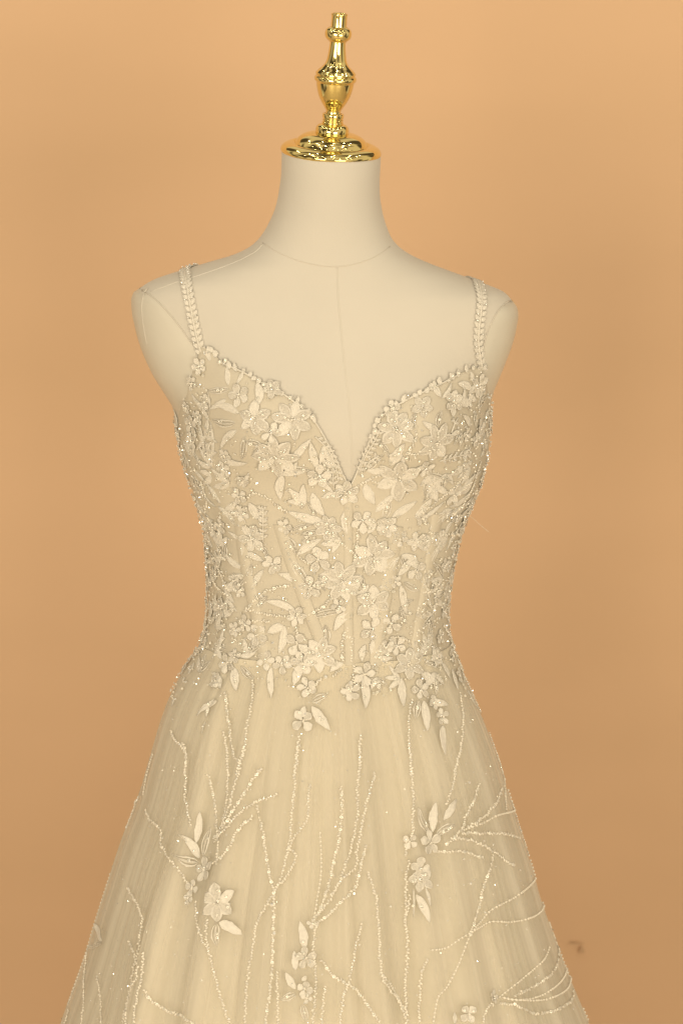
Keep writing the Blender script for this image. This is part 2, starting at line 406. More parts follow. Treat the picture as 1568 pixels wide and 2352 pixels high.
turned('shaft', [[(82, 290), (80, 280), (79, 230), (79, 176), (83, 170), (83, 160), (79, 154), (66, 152), (64, 158), (40, 160), (0, 160)]], fin)

# ------------------------------------------------------------------ wedding dress
dress = empty('wedding_dress', (sec(0.1)[0], 0.01, 0.0), 'ivory sleeveless wedding dress of tulle and beaded floral lace on the dress form', 'wedding dress')
NECK = [(380, 985), (404, 960), (418, 925), (430, 885), (446, 830), (462, 796), (488, 806), (505, 832), (560, 856), (610, 884), (650, 905), (690, 935), (722, 968),
        (745, 1005), (770, 1052), (788, 1092), (798, 1112), (806, 1116), (814, 1098), (834, 1050), (852, 1005), (868, 968), (890, 945), (940, 915),
        (1000, 888), (1050, 862), (1085, 846), (1108, 846), (1119, 880), (1128, 930), (1140, 985)]
NX = [p[0] for p in NECK]; NY = [p[1] for p in NECK]
def px_of(p):
    d = p - CAM; f = Vector((0, math.cos(TH), -math.sin(TH))); u = Vector((0, math.sin(TH), math.cos(TH)))
    t = d.dot(f); return 784 + d.x / t / K, 1176 - d.dot(u) / t / K
def lin(xs, ys, x):
    if x <= xs[0]: return ys[0]
    if x >= xs[-1]: return ys[-1]
    for i in range(len(xs) - 1):
        if xs[i + 1] >= x: return ys[i] + (ys[i + 1] - ys[i]) * (x - xs[i]) / (xs[i + 1] - xs[i])
ZMAX = at(0, 780, -.09).z; ZBACK = at(0, 1010, 0.1).z
def top_z(phi):
    if math.sin(phi) <= 0.02: return ZBACK
    lo, hi = ZW, ZMAX          # the highest z still below the neckline as the photo shows it
    for _ in range(26):
        m = (lo + hi) / 2; px, py = px_of(drape(phi, m))
        if py > lin(NX, NY, px): hi_ok = True; lo = m
        else: hi = m
    return lo
NCB, NRB = 420, 90
mb = MB(); vs = []; tz = []
for j in range(NCB):
    tz.append(top_z(2 * math.pi * j / NCB))
for i in range(NRB):
    for j in range(NCB):
        ph = 2 * math.pi * j / NCB; t = i / (NRB - 1)
        z = tz[j] + (ZW - 0.012 - tz[j]) * t
        o = 0.0012 * noise.noise(Vector((math.cos(ph) * 5, math.sin(ph) * 5, z * 14)))
        vs.append(drape(ph, z, o - (0.0015 if i == 0 else 0) - .0035 * max(0, (t - .93) / .07)))
mb.add(vs, grid_faces(NRB, NCB, True)); bod = build('bodice', mb, M['bodice'], dress)
# corded neckline edge
for seg in ([(505, 832), (560, 856), (610, 884), (650, 905), (690, 935), (722, 968), (745, 1005), (770, 1052), (788, 1092), (799, 1113)],
            [(806, 1114), (814, 1098), (834, 1050), (852, 1005), (868, 968), (890, 945), (940, 915), (1000, 888), (1050, 862)]):
    mb = MB(); tube(mb, [hit(px, py)[0] for px, py in spline(seg, 8)], 0.0009, 7); build('neckline_piping', mb, M['lace'], dress)
# boning tapes showing through the tulle
def tape(pts, w, h=0.0006):
    c = spline(pts, 12); vs = []; n = len(c)
    for i, (px, py) in enumerate(c):
        for s in (-1, -.8, 0, .8, 1):
            p, nn = hit(px + s * w / 2, py); vs.append(p + nn * (h + .0007 if abs(s) < .9 else 0.0))
    mb = MB(); mb.add(vs, grid_faces(n, 5)); build('boning_tape', mb, M['boning'], dress)
for pts, w in (([(640, 1205), (668, 1290), (700, 1380), (735, 1470), (758, 1528)], 30), ([(800, 1130), (799, 1250), (800, 1400), (802, 1528)], 22),
               ([(912, 1210), (898, 1300), (880, 1400), (862, 1528)], 30), ([(548, 1180), (560, 1280), (585, 1400), (610, 1525)], 26),
               ([(1005, 1180), (985, 1300), (968, 1400), (950, 1528)], 24)):
    tape(pts, w)

# skirt: opaque lining, an under layer and an outer layer of tulle
def skirt_layer(name, off, F, amp, m, nc, nr, seed):
    mb = MB(); vs = []
    for i in range(nr):
        t = i / (nr - 1); z = ZW + 0.004 + (0.004 - ZW - 0.004) * t
        for j in range(nc):
            ph = 2 * math.pi * j / nc
            g = min(1, (ZW - z + .004) / .12)
            o = off * g + 0.0006 + folds(ph, z, FOLDS, FA) + folds(ph, z, F, amp) - (0.004 * min(1, max(0, ZW + .02 - z) / .2))
            o += 0.0035 * g * noise.noise(Vector((math.cos(ph) * 9 + seed, math.sin(ph) * 9, z * 1.6)))
            vs.append(torso(ph, z, o))
    mb.add(vs, grid_faces(nr, nc, True)); return build(name, mb, M[m], dress)
def outer_layer():
    nr, nc = 170, 620; mb = MB(); vs = []
    for i in range(nr):
        z = ZW + 0.008 + (0.002 - ZW - 0.008) * i / (nr - 1)
        for j in range(nc): vs.append(drape(2 * math.pi * j / nc, z, 0))
    mb.add(vs, grid_faces(nr, nc, True)); return build('skirt_tulle', mb, M['tulle'], dress)
skirt_layer('skirt_lining', -0.016, FOLDS2[:26], 0.002, 'lining', 360, 90, 1.0)
skirt_layer('skirt_under_tulle', -0.007, FOLDS2, 0.003, 'tulle2', 520, 110, 5.0)
outer_layer()

# ------------------------------------------------------------------ lace
def leaf_mb(mb, base, d, L, Wd, bend=0.0, kind='solid', lift=0.0, cup=0.0, bvh=None, sharp=0.85, nl=9):
    """one embroidered leaf or petal lying on the cloth: corded rim, sunken fill, midrib"""
    p0, n0 = proj(base, bvh); d = (d - n0 * d.dot(n0)).normalized(); s = n0.cross(d)
    cols = [-1, -.86, -.66, -.3, 0, .3, .66, .86, 1]
    hts = [.0002, .0013, .0007, .0008, .0014, .0008, .0007, .0013, .0002]
    vs = []
    for i in range(nl):
        t = i / (nl - 1); w = Wd / 2 * max(.03, math.sin(math.pi * min(1, t ** sharp * .97 + .02)) ** .75)
        cx = bend * L * math.sin(math.pi * t)
        for c, h in zip(cols, hts):
            jg = 1 + (random.uniform(-.13, .13) if abs(c) > .8 and 0 < i < nl - 1 else 0)
            q, nn = proj(base + d * L * t + s * (cx + w * c * jg), bvh)
            wob = 0.00022 * math.sin(t * 40 + c * 9)
            vs.append(q + nn * (h * .62 + wob * .7 + .0003 + lift * math.sin(math.pi * t * .6) + cup * abs(c) * t))
    n = len(cols)
    for i in range(nl - 1):
        for j in range(n - 1):
            b = i * n + j
            rim = j in (0, 1, n - 3, n - 2) or j in (3, 4)
            if kind == 'outline' and j in (2, n - 4): continue
            mb.f.append(tuple(len(mb.v) + k for k in (b, b + 1, b + n + 1, b + n)))
            mb.m.append(0 if (kind == 'solid' or rim and j not in (3, 4)) else 1)
    mb.v += [tuple(v) for v in vs]
ICO_V = None
def ico():
    global ICO_V
    if ICO_V is None:
        g = (1 + 5 ** .5) / 2
        v = [(-1, g, 0), (1, g, 0), (-1, -g, 0), (1, -g, 0), (0, -1, g), (0, 1, g), (0, -1, -g), (0, 1, -g), (g, 0, -1), (g, 0, 1), (-g, 0, -1), (-g, 0, 1)]
        f = [(0,11,5),(0,5,1),(0,1,7),(0,7,10),(0,10,11),(1,5,9),(5,11,4),(11,10,2),(10,7,6),(7,1,8),(3,9,4),(3,4,2),(3,2,6),(3,6,8),(3,8,9),(4,9,5),(2,4,11),(6,2,10),(8,6,7),(9,8,1)]
        ICO_V = ([Vector(q).normalized() for q in v], f)
    return ICO_V
def bead(mb, p, r, mi=0, el=None):
    v, f = ico(); q = Matrix.Rotation(random.uniform(0, 6), 3, Vector((random.random() - .5, random.random() - .5, random.random() - .5)).normalized())
    vv = []
    for a in v:
        a = q @ a * r
        if el is not None: a += el * a.dot(el) * 0.9
        vv.append(p + a)
    mb.add(vv, f, mi)
def sequin(mb, p, n, r, mi=1):
    """a small cupped ring"""
    n = (n + Vector((random.gauss(0, .22), random.gauss(0, .22), random.gauss(0, .22)))).normalized()
    a = n.orthogonal().normalized(); b = n.cross(a); vs = []
    for rr, h in ((1, 0.0), (.72, .00045), (.3, .0001)):
        for k in range(8):
            q = 2 * math.pi * k / 8
            vs.append(p + n * h + (a * math.cos(q) + b * math.sin(q)) * r * rr)
    mb.add(vs, grid_faces(3, 8, True), mi)
SRC = 1 / 1.0887
CROPS = {'A': (420, 820, 3.136), 'B': (820, 900, 3.136), 'C': (480, 1180, 4.126), 'D': (800, 1180, 4.126), 'E': (420, 1500, 3.5636),
         'F': (820, 1500, 3.5636), 'G': (140, 1860, 3.361), 'H': (560, 1860, 3.361), 'I': (960, 1860, 2.904)}
def cv(k, x, y):
    a, b, s = CROPS[k]; return ((a + x / s) * SRC, (b + y / s) * SRC)
def cl(k, v): return v / CROPS[k][2] * SRC
MPX = K * D
LEAVES = {
 'A': [(715,600,700,425,70,0),(560,670,370,605,60,0),(530,745,350,720,60,1),(545,800,420,950,55,0),(610,850,590,1030,60,1),(475,450,465,300,44,0),(545,440,600,330,34,0),
       (480,480,310,500,50,1),(460,560,330,640,44,0),(320,720,215,555,50,0),(310,700,320,500,38,1),(250,750,300,1000,44,0),(340,740,345,1060,32,0),(420,1030,630,1060,52,0),
       (960,1060,1130,850,60,0),(1170,1100,1115,890,62,0),(950,1100,1110,1110,56,1),(895,1150,885,1350,74,0),(1130,1290,1225,1470,78,0),(1230,1530,940,1440,72,0),(1160,1480,1090,1360,50,1),
       (200,1100,330,1240,28,0),(330,1240,410,1370,28,0),(400,1400,520,1510,32,0),(260,1280,380,1400,24,0),(230,1350,330,1480,28,0),(330,260,320,140,44,0),(640,1370,700,1500,54,0),
       (1180,1180,1300,1290,40,0),(1210,1330,1340,1300,50,0),(640,1150,560,1240,40,0),(200,960,260,1110,36,1),(150,760,200,960,34,0),(190,520,300,640,30,0),(300,830,230,960,34,0)],
 'B': [(480,800,600,650,66,0),(480,760,390,620,42,1),(850,530,730,480,52,0),(850,520,880,400,54,1),(880,290,790,180,54,0),(890,300,960,180,36,0),(1120,230,1010,180,62,0),(1130,170,1110,90,44,0),
       (780,900,800,1090,72,0),(800,890,965,940,52,1),(950,900,1130,780,60,0),(500,1230,690,1105,62,0),(680,1240,810,1080,74,0),(440,1240,480,1090,66,1),(290,970,350,1110,66,0),(370,1190,540,1030,62,0),
       (130,1190,150,1370,72,0),(790,1330,960,1180,60,0),(900,1220,1130,1080,50,0),(950,1150,1150,980,45,0),(1000,1060,1200,860,45,0),(1110,520,1050,430,52,0),(1180,640,1210,480,40,0),(1150,400,1150,520,44,1),
       (1180,300,1240,150,36,0),(1190,760,1240,620,34,0),(830,1310,1010,1160,34,1),(740,1240,900,1110,36,0),(1000,1270,1120,1130,40,0),(960,1420,1040,1270,34,0),(310,1360,360,1240,60,0)],
 'C': [(530,990,335,830,72,0),(740,920,490,850,74,0),(740,1010,610,1230,62,0),(560,1110,620,950,84,1),(1070,850,960,660,84,1),(1180,1130,1020,900,96,1),(1150,1160,890,1050,84,0),(1090,850,1340,690,84,0),
       (1080,1450,760,1330,84,0),(1250,540,1000,620,52,1),(1320,610,1110,650,66,1),(1250,1490,1560,1430,76,1),(600,320,700,500,70,0),(400,490,280,360,44,0),(300,320,150,100,44,0),(520,720,380,610,40,0),
       (200,540,60,380,44,0),(790,880,700,750,50,1),(150,560,230,500,60,0),(60,640,160,900,36,0),(360,1280,470,1440,50,0)],
 'D': [(800,1070,980,850,84,0),(1110,980,1240,730,74,0),(830,1170,885,1460,84,0),(860,1140,1020,1220,74,1),(260,390,280,640,92,0),(460,130,560,330,100,0),(1170,490,1300,400,72,0),
       (220,1550,340,1400,84,0),(1090,640,1110,780,76,0),(900,720,1070,740,100,0),(1040,1230,1190,1200,44,1),(1060,1250,1150,1410,48,0),(1200,1400,1180,1260,44,0),(1280,1300,1250,1490,48,0),
       (1290,900,1330,1040,60,1),(1150,1480,1230,1300,40,0),(720,1160,600,1190,50,0),(1360,500,1280,650,50,0),(1380,620,1300,800,44,0)],
 'E': [(1030,230,890,290,84,0),(1040,230,990,480,74,0),(500,240,400,540,40,0),(640,500,790,465,54,0),(590,600,610,810,84,0),(650,590,770,710,62,1),(920,600,930,880,64,0),(1280,910,1420,840,64,1),
       (1280,950,1440,1160,92,0),(1220,950,1140,1060,60,0),(1400,400,1400,220,84,1),(1250,420,1500,560,64,0),(470,790,390,640,66,0),(420,880,270,1030,40,0),(180,570,90,655,62,0),(240,560,190,660,52,0),
       (150,690,140,740,42,0),(60,870,45,950,34,0),(360,960,345,1045,42,0),(340,1080,320,1190,40,0),(1200,560,1120,760,84,0),(1560,560,1440,640,60,0),(300,400,220,520,50,0),(440,900,370,960,40,0)],
 'F': [(650,700,670,950,84,0),(820,640,970,750,84,0),(850,900,880,1170,84,0),(800,900,775,1060,72,1),(900,900,1060,940,72,0),(310,700,330,970,84,0),(360,690,450,765,52,1),(1020,1120,1035,1380,84,0),
       (860,560,990,610,62,1),(830,500,930,310,72,0),(430,430,410,640,64,1),(200,90,50,275,84,0),(1240,810,1330,970,42,0),(330,400,300,550,62,0),(210,720,160,860,60,0),(1100,620,1150,800,60,0),(1010,560,1080,700,50,0),(1160,560,1210,740,50,0)],
 'G': [(1180,830,1210,570,72,0),(1210,960,1050,775,84,0),(1240,940,1310,710,72,1),(1200,1000,985,945,84,1),(390,1660,330,1510,62,0),(390,1680,270,1720,52,1),(1350,1510,1355,1700,78,1),(1370,1500,1546,1600,88,0)],
 'H': [(680,1720,640,1490,76,0),(600,1900,590,1740,62,0),(600,2060,515,1920,62,0),(600,2100,470,2150,62,1),(660,2190,700,2340,62,1),(655,1990,695,1950,40,0)],
 'I': [(320,650,240,465,56,1),(350,640,375,425,64,0),(430,550,540,410,64,0),(380,660,520,585,56,1),(235,1095,335,1295,64,0),(215,1050,215,1260,16,0),(300,1040,335,1180,20,0),(510,2030,505,1950,40,0)]}
FLOWERS = {   # x, y, radius, petals, pointed(1)/round(0)
 'A': [(680,710,118,6,1),(970,720,135,7,1),(840,1010,160,8,1),(1185,1160,88,5,0),(560,530,82,5,0),(590,1200,50,5,0),(440,1110,62,5,0),(250,300,62,5,0),(190,430,52,5,0),(240,700,54,5,0),(190,880,62,5,0),
       (150,620,46,4,0),(560,1310,60,5,0),(450,1000,54,5,0),(1390,1290,92,6,0),(820,480,70,5,1)],
 'B': [(540,540,130,7,1),(850,650,140,7,1),(560,930,158,6,1),(760,850,66,5,0),(980,330,88,6,0),(1180,200,82,6,0),(740,370,78,5,1),(1190,540,70,5,0),(1080,590,50,4,0),(270,1260,84,5,0),
       (460,1300,76,5,0),(690,1420,70,5,0),(1050,1290,60,5,0),(500,390,60,5,0)],
 'C': [(620,680,136,6,0),(830,950,92,5,0),(1300,900,120,5,0),(1400,580,130,7,1),(1230,1190,112,5,0),(440,1120,74,5,0),(500,1230,62,5,0),(1080,1490,90,6,0),(290,1400,112,6,0),(960,560,72,5,0),
       (520,420,82,5,0),(180,800,42,4,0),(140,1300,60,5,0),(110,200,50,4,0)],
 'D': [(540,860,190,7,1),(230,1130,190,8,1),(550,1340,165,6,1),(680,570,100,5,0),(820,690,80,5,0),(990,1010,100,4,0),(1110,1080,62,4,0),(770,1130,62,5,0),(1050,480,66,5,0),(1280,960,70,5,0),(1040,1440,70,4,0),(1270,1440,66,5,0)],
 'E': [(800,310,92,5,0),(1150,390,94,4,0),(1350,480,140,7,1),(600,500,62,5,0),(530,570,82,5,0),(1020,570,80,5,0),(1200,560,106,6,0),(870,540,78,5,0),(1200,1080,90,4,0),(430,720,62,5,0),
       (200,540,62,5,0),(330,250,72,5,0),(1240,780,80,5,0),(690,210,70,5,0),(400,60,60,5,0)],
 'F': [(720,570,135,6,1),(390,260,95,5,0),(560,210,78,4,0),(320,660,92,5,0),(200,820,76,5,0),(820,800,80,5,0),(510,420,66,5,0),(790,440,70,5,0),(960,520,70,5,0),(1010,1040,68,5,0),(990,330,66,5,0),
       (1100,500,64,5,0),(1160,680,60,5,0),(940,920,60,4,0)],
 'G': [(1255,1060,90,5,0),(1355,1330,150,6,1),(1150,1210,66,4,0),(1120,1300,50,4,0)],
 'H': [(690,1800,80,5,0),(680,2060,62,4,0),(700,2135,42,4,0),(740,1510,42,4,0)],
 'I': [(330,720,78,5,0),(190,710,52,4,0),(265,910,72,5,0),(270,990,84,5,1),(790,1840,46,5,0),(610,1960,60,4,0)]}
random.seed(5)
npetal = 0
UPV = Vector((0, 0, 1))
def place_flower(c, n, r, petals, pointed, rot=None):
    global npetal
    up = (UPV - n * UPV.dot(n)).normalized(); sd = up.cross(n)
    rot = random.uniform(0, 6.28) if rot is None else rot
    big = r > 0.0150 and npetal < 285
    core = MB(); par = None
    # heart of the flower with small beads
    hp = c + n * 0.0018
    for k in range(7 if r > .012 else 4):
        q = random.uniform(0, 6.28); rr = r * random.uniform(0.02, .2)
        bead(core, hp + (up * math.cos(q) + sd * math.sin(q)) * rr, random.uniform(.0008, .0012), random.choice((2, 2, 3)))
    petmb = []
    for k in range(petals):
        q = rot + 2 * math.pi * k / petals + random.uniform(-.13, .13); d = up * math.cos(q) + sd * math.sin(q)
        L = r * random.uniform(.86, 1.08); wd = r * (2.35 / petals + .24) * random.uniform(.9, 1.08)
        m = MB() if big else core
        kind = 'net' if random.random() < (.8 if pointed else .45) else 'solid'
        leaf_mb(m, c + d * r * .07, d, L, wd, random.uniform(-.05, .05), kind, lift=random.uniform(.0002, .0014), cup=random.uniform(0, .0006), sharp=(1.05 if pointed else 1.45), nl=8)
        for _ in range(random.choice((0, 1, 2, 3)) if r > .012 else random.choice((0, 0, 1))):
            pp, nn = proj(c + d * L * random.uniform(.3, .75) + n.cross(d) * wd * random.uniform(-.25, .25))
            if random.random() < .5: sequin(m, pp + nn * .003, nn, .0016, 4)
            else: bead(m, pp + nn * .003, random.uniform(.0007, .0011), 3)
        if big: petmb.append(m)
    mats = [M['lace'], M['lacefill'], M['bead'], M['crystal'], M['sequin']]
    o = build('lace_flower', core, mats, dress)
    for m in petmb: build('petal', m, mats, o); npetal += 1
    return o
def place_leaf(p0, p1, wd, kind, bend=None):
    d = p1 - p0; m = MB(); L = d.length
    if L < .002: return
    leaf_mb(m, p0, d, L, wd, random.uniform(-.1, .1) if bend is None else bend, kind, lift=random.uniform(.0, .0007))
    for _ in range(random.choice((1, 2, 3)) if kind == 'outline' else random.choice((0, 0, 1, 2))):
        q, nn = proj(p0 + d * random.uniform(.25, .75))
        if random.random() < .6: sequin(m, q + nn * .0022, nn, .0017, 3)
        else: bead(m, q + nn * .0022, random.uniform(.0008, .0011), 2)
    build('lace_leaf', m, [M['lace'], M['lacefill'], M['crystal'], M['sequin']], dress)
for k, L in FLOWERS.items():
    for x, y, r, n, pt in sorted(L, key=lambda q: -q[2]):
        c, nn = hit(*cv(k, x, y)); place_flower(c, nn, cl(k, r) * MPX * 1.12, n, pt)
for k, L in LEAVES.items():
    for x0, y0, x1, y1, w, o in L:
        a, _ = hit(*cv(k, x0, y0)); b, _ = hit(*cv(k, x1, y1))
        place_leaf(a, b, cl(k, w) * MPX * 1.0, 'outline' if o else 'solid')
# smaller sprigs filling the gaps, and the lace that carries on round the sides and back
random.seed(21)
CENT = [hit(*cv(k, x, y))[0] for k, L in FLOWERS.items() for x, y, r, n, p in L] 
def sprig(c, n, s):
    up = (UPV - n * UPV.dot(n)).normalized(); sd = up.cross(n); q0 = random.uniform(0, 6.28)
    for k in range(random.choice((2, 3, 3))):
        q = q0 + (k - 1) * random.uniform(.6, .9); d = up * math.cos(q) + sd * math.sin(q)
        place_leaf(c, c + d * s * random.uniform(.8, 1.2), s * random.uniform(.28, .4), random.choice(('solid', 'solid', 'outline')))
tries = 0; put = 0
while put < 150 and tries < 2500:
    tries += 1
    ph = random.choice((random.uniform(.0, .75), random.uniform(math.pi - .75, math.pi), random.uniform(.5, 2.6), random.uniform(math.pi, 2 * math.pi)))
    zt = top_z(ph) - .008; z = random.uniform(ZW - .02, zt)
    p = drape(ph, z); p, n = proj(p)
    if min((p - c).length for c in CENT) < (.0115 if math.sin(ph) > 0 else .024): continue
    CENT.append(p); put += 1
    if put % 6 < 1: place_flower(p, n, random.uniform(.007, .011), 5, 0)
    else: sprig(p, n, random.uniform(.014, .022))
# the scalloped edge of the neckline: small leaves standing past it
for seg in (spline(NECK[6:13], 13), spline(NECK[20:28], 13)):
    for px, py in seg:
        a, _ = hit(px + random.uniform(-3, 3), py + 4); b, _ = hit(px + random.uniform(-9, 9), py - random.uniform(5, 17))
        if (a - b).length > .003: place_leaf(a, b, random.uniform(.0035, .006), random.choice(('solid', 'solid', 'outline')))
# ferns: a curved stem with paired leaflets
def fern(pts, side=0, ls=15, wd=6):
    c = spline(pts, 11); m = MB(); P = [hit(*q) for q in c]
    tube(m, [p + n * .0011 for p, n in P], .0008, 5)
    for i in range(1, len(P) - 1):
        t = (P[i + 1][0] - P[i - 1][0]).normalized(); n = P[i][1]; s = n.cross(t)
        for sg in ((-1, 1) if side == 0 else (side,)):
            leaf_mb(m, P[i][0], (t * .8 + s * sg), ls * MPX, wd * MPX, 0, 'solid', lift=.0006, nl=5)
    build('fern_sprig', m, [M['lace'], M['lacefill']], dress)
for k, pts, side in (('A', [(1150,850),(1260,960),(1310,1080),(1340,1200)], 1), ('A', [(1300,1250),(1280,1060),(1240,950)], 0), ('A', [(750,1568),(745,1470),(740,1390)], 0), ('B', [(870,790),(980,760),(1100,730)], 0),
                     ('B', [(960,570),(985,500),(1010,455)], 0), ('B', [(280,880),(330,790),(400,750)], 0), ('C', [(740,720),(738,560),(740,380)], 0),
                     ('C', [(560,520),(500,420),(470,330)], 0), ('D', [(1130,1340),(1090,1200),(1060,1090)], 0), ('B', [(240,900),(290,760),(370,630),(410,540)], 0)):
    fern([cv(k, *q) for q in pts], side)

# beaded strands, traced over the cloth
STR = {
 'A': [([(960,1260),(1010,1340),(1070,1400)],1)],
 'B': [([(680,560),(685,620),(640,700),(610,780)],1),([(430,880),(340,930),(250,980)],0),([(620,720),(680,740),(730,710)],1),([(1100,850),(1000,980),(880,1080),(790,1160),(700,1230)],0),
       ([(1110,960),(1020,1050),(930,1130)],0),([(1190,800),(1120,1010),(1040,1150),(960,1230)],0),([(1050,1370),(900,1370),(780,1350)],1)],
 'C': [([(190,930),(230,890),(290,880),(360,900)],1),([(200,980),(240,1150),(350,1260)],0),([(270,970),(330,1120),(400,1260)],1),([(560,1430),(590,1400),(640,1340),(770,1230),(900,1190),(1010,1165)],1),
       ([(560,1420),(700,1450),(850,1480),(1000,1500)],0),([(840,310),(900,360),(990,410)],1),([(1000,180),(1070,270),(1150,370)],0),([(1180,1490),(1300,1420),(1380,1370),(1440,1290)],1),
       ([(100,100),(160,300),(150,440),(290,610)],1),([(150,640),(160,900),(140,1200),(160,1450)],0),([(1090,860),(1160,920),(1250,940)],0),([(580,250),(640,220),(730,240),(830,290)],1)],
 'D': [([(390,570),(385,720),(360,880),(345,930)],1),([(170,690),(300,800),(350,850)],1),([(1190,1150),(1170,1230),(1040,1235)],0),([(1010,1400),(985,1470)],1),
       ([(1440,660),(1410,860),(1340,1030)],1),([(1330,1220),(1310,1380),(1330,1540)],0),([(590,120),(500,80),(380,160)],0),([(1250,1160),(1210,1240)],1)],
 'E': [([(760,720),(750,900),(720,1050),(690,1200),(680,1330),(640,1440),(610,1568)],2),([(515,830),(530,980),(550,1130),(570,1280),(600,1400),(640,1440)],1),
       ([(500,1180),(530,1350),(540,1568)],0),([(1170,1220),(1150,1400),(1130,1568)],0),([(35,1160),(60,1230),(130,1310),(170,1400),(150,1568)],2),([(760,190),(880,190),(900,200)],0),
       ([(340,20),(350,140),(300,260),(260,360)],1),([(1150,270),(1170,330)],0),([(1360,700),(1300,780),(1240,830)],1),([(790,1540),(830,1495)],1),([(1470,680),(1540,620)],0)],
 'F': [([(175,250),(130,350),(125,560)],1),([(150,345),(208,342),(205,560)],0),([(740,890),(715,1100),(720,1300),(745,1568)],2),([(1170,830),(1195,1050),(1180,1300),(1110,1568)],0),([(285,1210),(280,1350),(280,1568)],2),
       ([(600,330),(670,350),(720,370)],1),([(1040,260),(1110,380),(1190,560),(1240,690),(1320,850),(1380,1000)],2),([(1440,1180),(1510,1400),(1560,1540)],2),([(230,590),(225,720),(270,770)],2),([(800,270),(780,340)],1),([(560,420),(490,530),(430,480)],1)],
 'G': [([(820,90),(770,270),(740,440)],0),([(700,460),(620,570),(560,700)],2),([(760,560),(800,640),(890,740),(880,820),(940,950),(1050,1080),(1110,1180)],0),
       ([(610,1210),(680,1340),(730,1460),(710,1560),(700,1660),(685,1800),(680,1950),(625,2080),(560,2352)],0),
       ([(440,1090),(370,1240),(310,1400),(260,1560),(220,1700),(190,1820),(130,1960),(110,2100)],3),([(75,2090),(100,2150),(80,2180)],0),([(265,1760),(245,1950),(240,2150),(220,2352)],0),
       ([(350,1960),(380,2120),(390,2352)],0),([(620,1660),(665,1780),(650,1900),(620,2080),(600,2200),(590,2352)],0),([(740,1760),(730,1900),(700,2050),(670,2200),(650,2352)],0),
       ([(740,2070),(800,2150),(940,2240),(1060,2290),(1160,2360)],1),([(1180,1330),(1190,1500),(1230,1660),(1280,1740),(1330,1930),(1390,2150),(1460,2352)],2),([(1260,1480),(1260,1600),(1275,1720)],0),
       ([(1060,0),(1100,70),(1090,250),(1090,450),(1110,560),(1130,700)],2),([(1280,260),(1330,440),(1350,600),(1360,760),(1370,850),(1350,1020)],1),([(1440,50),(1450,250),(1445,430),(1430,560),(1400,690)],0),
       ([(110,2240),(80,2352)],0)],
 'H': [([(625,0),(600,220),(590,400),(570,620),(550,800),(520,980),(460,1170),(380,1320),(290,1480),(250,1680),(210,1900),(190,2120),(180,2352)],0),
       ([(280,520),(330,750),(360,950),(390,1120),(420,1230),(420,1400),(415,1600),(410,1800),(390,2050),(360,2280),(350,2352)],1),([(730,350),(700,450),(700,640),(600,770),(550,880)],2),
       ([(560,890),(600,960),(530,1100),(430,1220)],0),([(310,210),(240,310),(160,430),(60,580),(0,700),(-80,800)],1),([(445,430),(300,480),(150,560),(0,730),(-80,830)],2),([(240,610),(130,710),(60,830),(0,920),(-100,1010),(-170,1050)],1),
       ([(170,20),(90,350),(30,580),(-40,740)],2),
       ([(985,360),(985,560),(970,760),(930,960),(880,1180),(830,1330),(750,1480)],1),([(1140,0),(1140,200),(1120,400),(1120,600),(1090,800),(1040,960),(980,1130),(900,1290),(780,1450)],0),
       ([(805,750),(815,950),(810,1120),(780,1300),(750,1470)],3),([(1260,250),(1200,480),(1160,700),(1120,900),(1110,1030),(1000,1130),(900,1270)],2),([(1200,860),(1150,1010),(1110,1200),(980,1330),(870,1440),(780,1500)],1),
       ([(1155,1510),(1100,1750),(1060,1950),(1010,2100),(970,2352)],2),([(1210,1080),(1280,1300),(1300,1600),(1310,1830),(1350,2000),(1460,2160),(1546,2260)],0),
       ([(820,1820),(900,1940),(1020,2010),(1130,2090),(1220,2210),(1310,2352)],1),([(850,2040),(830,2180),(820,2352)],2),([(770,1540),(750,1700),(770,1950),(760,2150),(740,2352)],0),
       ([(1530,800),(1525,950)],0),([(440,1920),(450,2150),(450,2352)],0)],
 'I': [([(180,0),(200,250),(210,450),(205,680)],2),([(555,0),(520,180),(480,350),(450,440)],0),([(820,80),(860,200),(870,330),(880,480)],0),([(850,330),(800,440),(720,530),(600,610)],0),
       ([(920,330),(950,420),(940,485),(820,520),(700,580),(560,630)],3),([(685,290),(640,420),(590,530),(550,630),(450,730)],1),([(560,650),(760,650),(900,660),(980,690)],1),([(500,700),(560,690),(650,710),(770,770),(870,840),(940,890)],0),
       ([(380,790),(500,780),(600,790),(710,830)],1),([(790,810),(740,980),(690,1150),(640,1320),(620,1390)],1),
       ([(1110,830),(1110,920),(1070,1010),(950,1110),(800,1190),(720,1260),(620,1390),(540,1600),(460,1750),(390,1850),(360,2033)],3),
       ([(1160,1150),(1130,1220),(1040,1270),(900,1295),(780,1290),(690,1330),(560,1410),(450,1480),(330,1500)],3),([(185,850),(160,1000),(160,1300),(170,1500),(155,1750),(160,2033)],0),
       ([(190,1100),(165,1250)],0),([(320,1570),(270,1680),(260,1850),(250,2033)],0),([(1190,1480),(1150,1570),(1040,1670),(920,1770),(830,1840)],3),([(1250,1280),(1262,1480),(1240,1620),(1150,1720),(1000,1800),(940,1830)],1),
       ([(1300,1470),(1325,1600),(1280,1720),(1150,1820),(1000,1860),(850,1840)],3),([(1340,1600),(1345,1720),(1300,1800),(1150,1860),(950,1860),(850,1840)],3),
       ([(1365,1790),(1355,1860),(1250,1930),(1100,1960),(1030,1940),(950,1890),(830,1890)],1),([(1500,1900),(1520,2000)],3),([(1095,790),(1060,710),(1000,600),(940,400)],2),
       ([(0,1680),(60,1790),(110,1880),(150,1990)],1),([(780,1890),(730,1940),(720,2033)],2)]}
random.seed(9)
BM = [M['bead'], M['sequin'], M['crystal'], M['lace']]
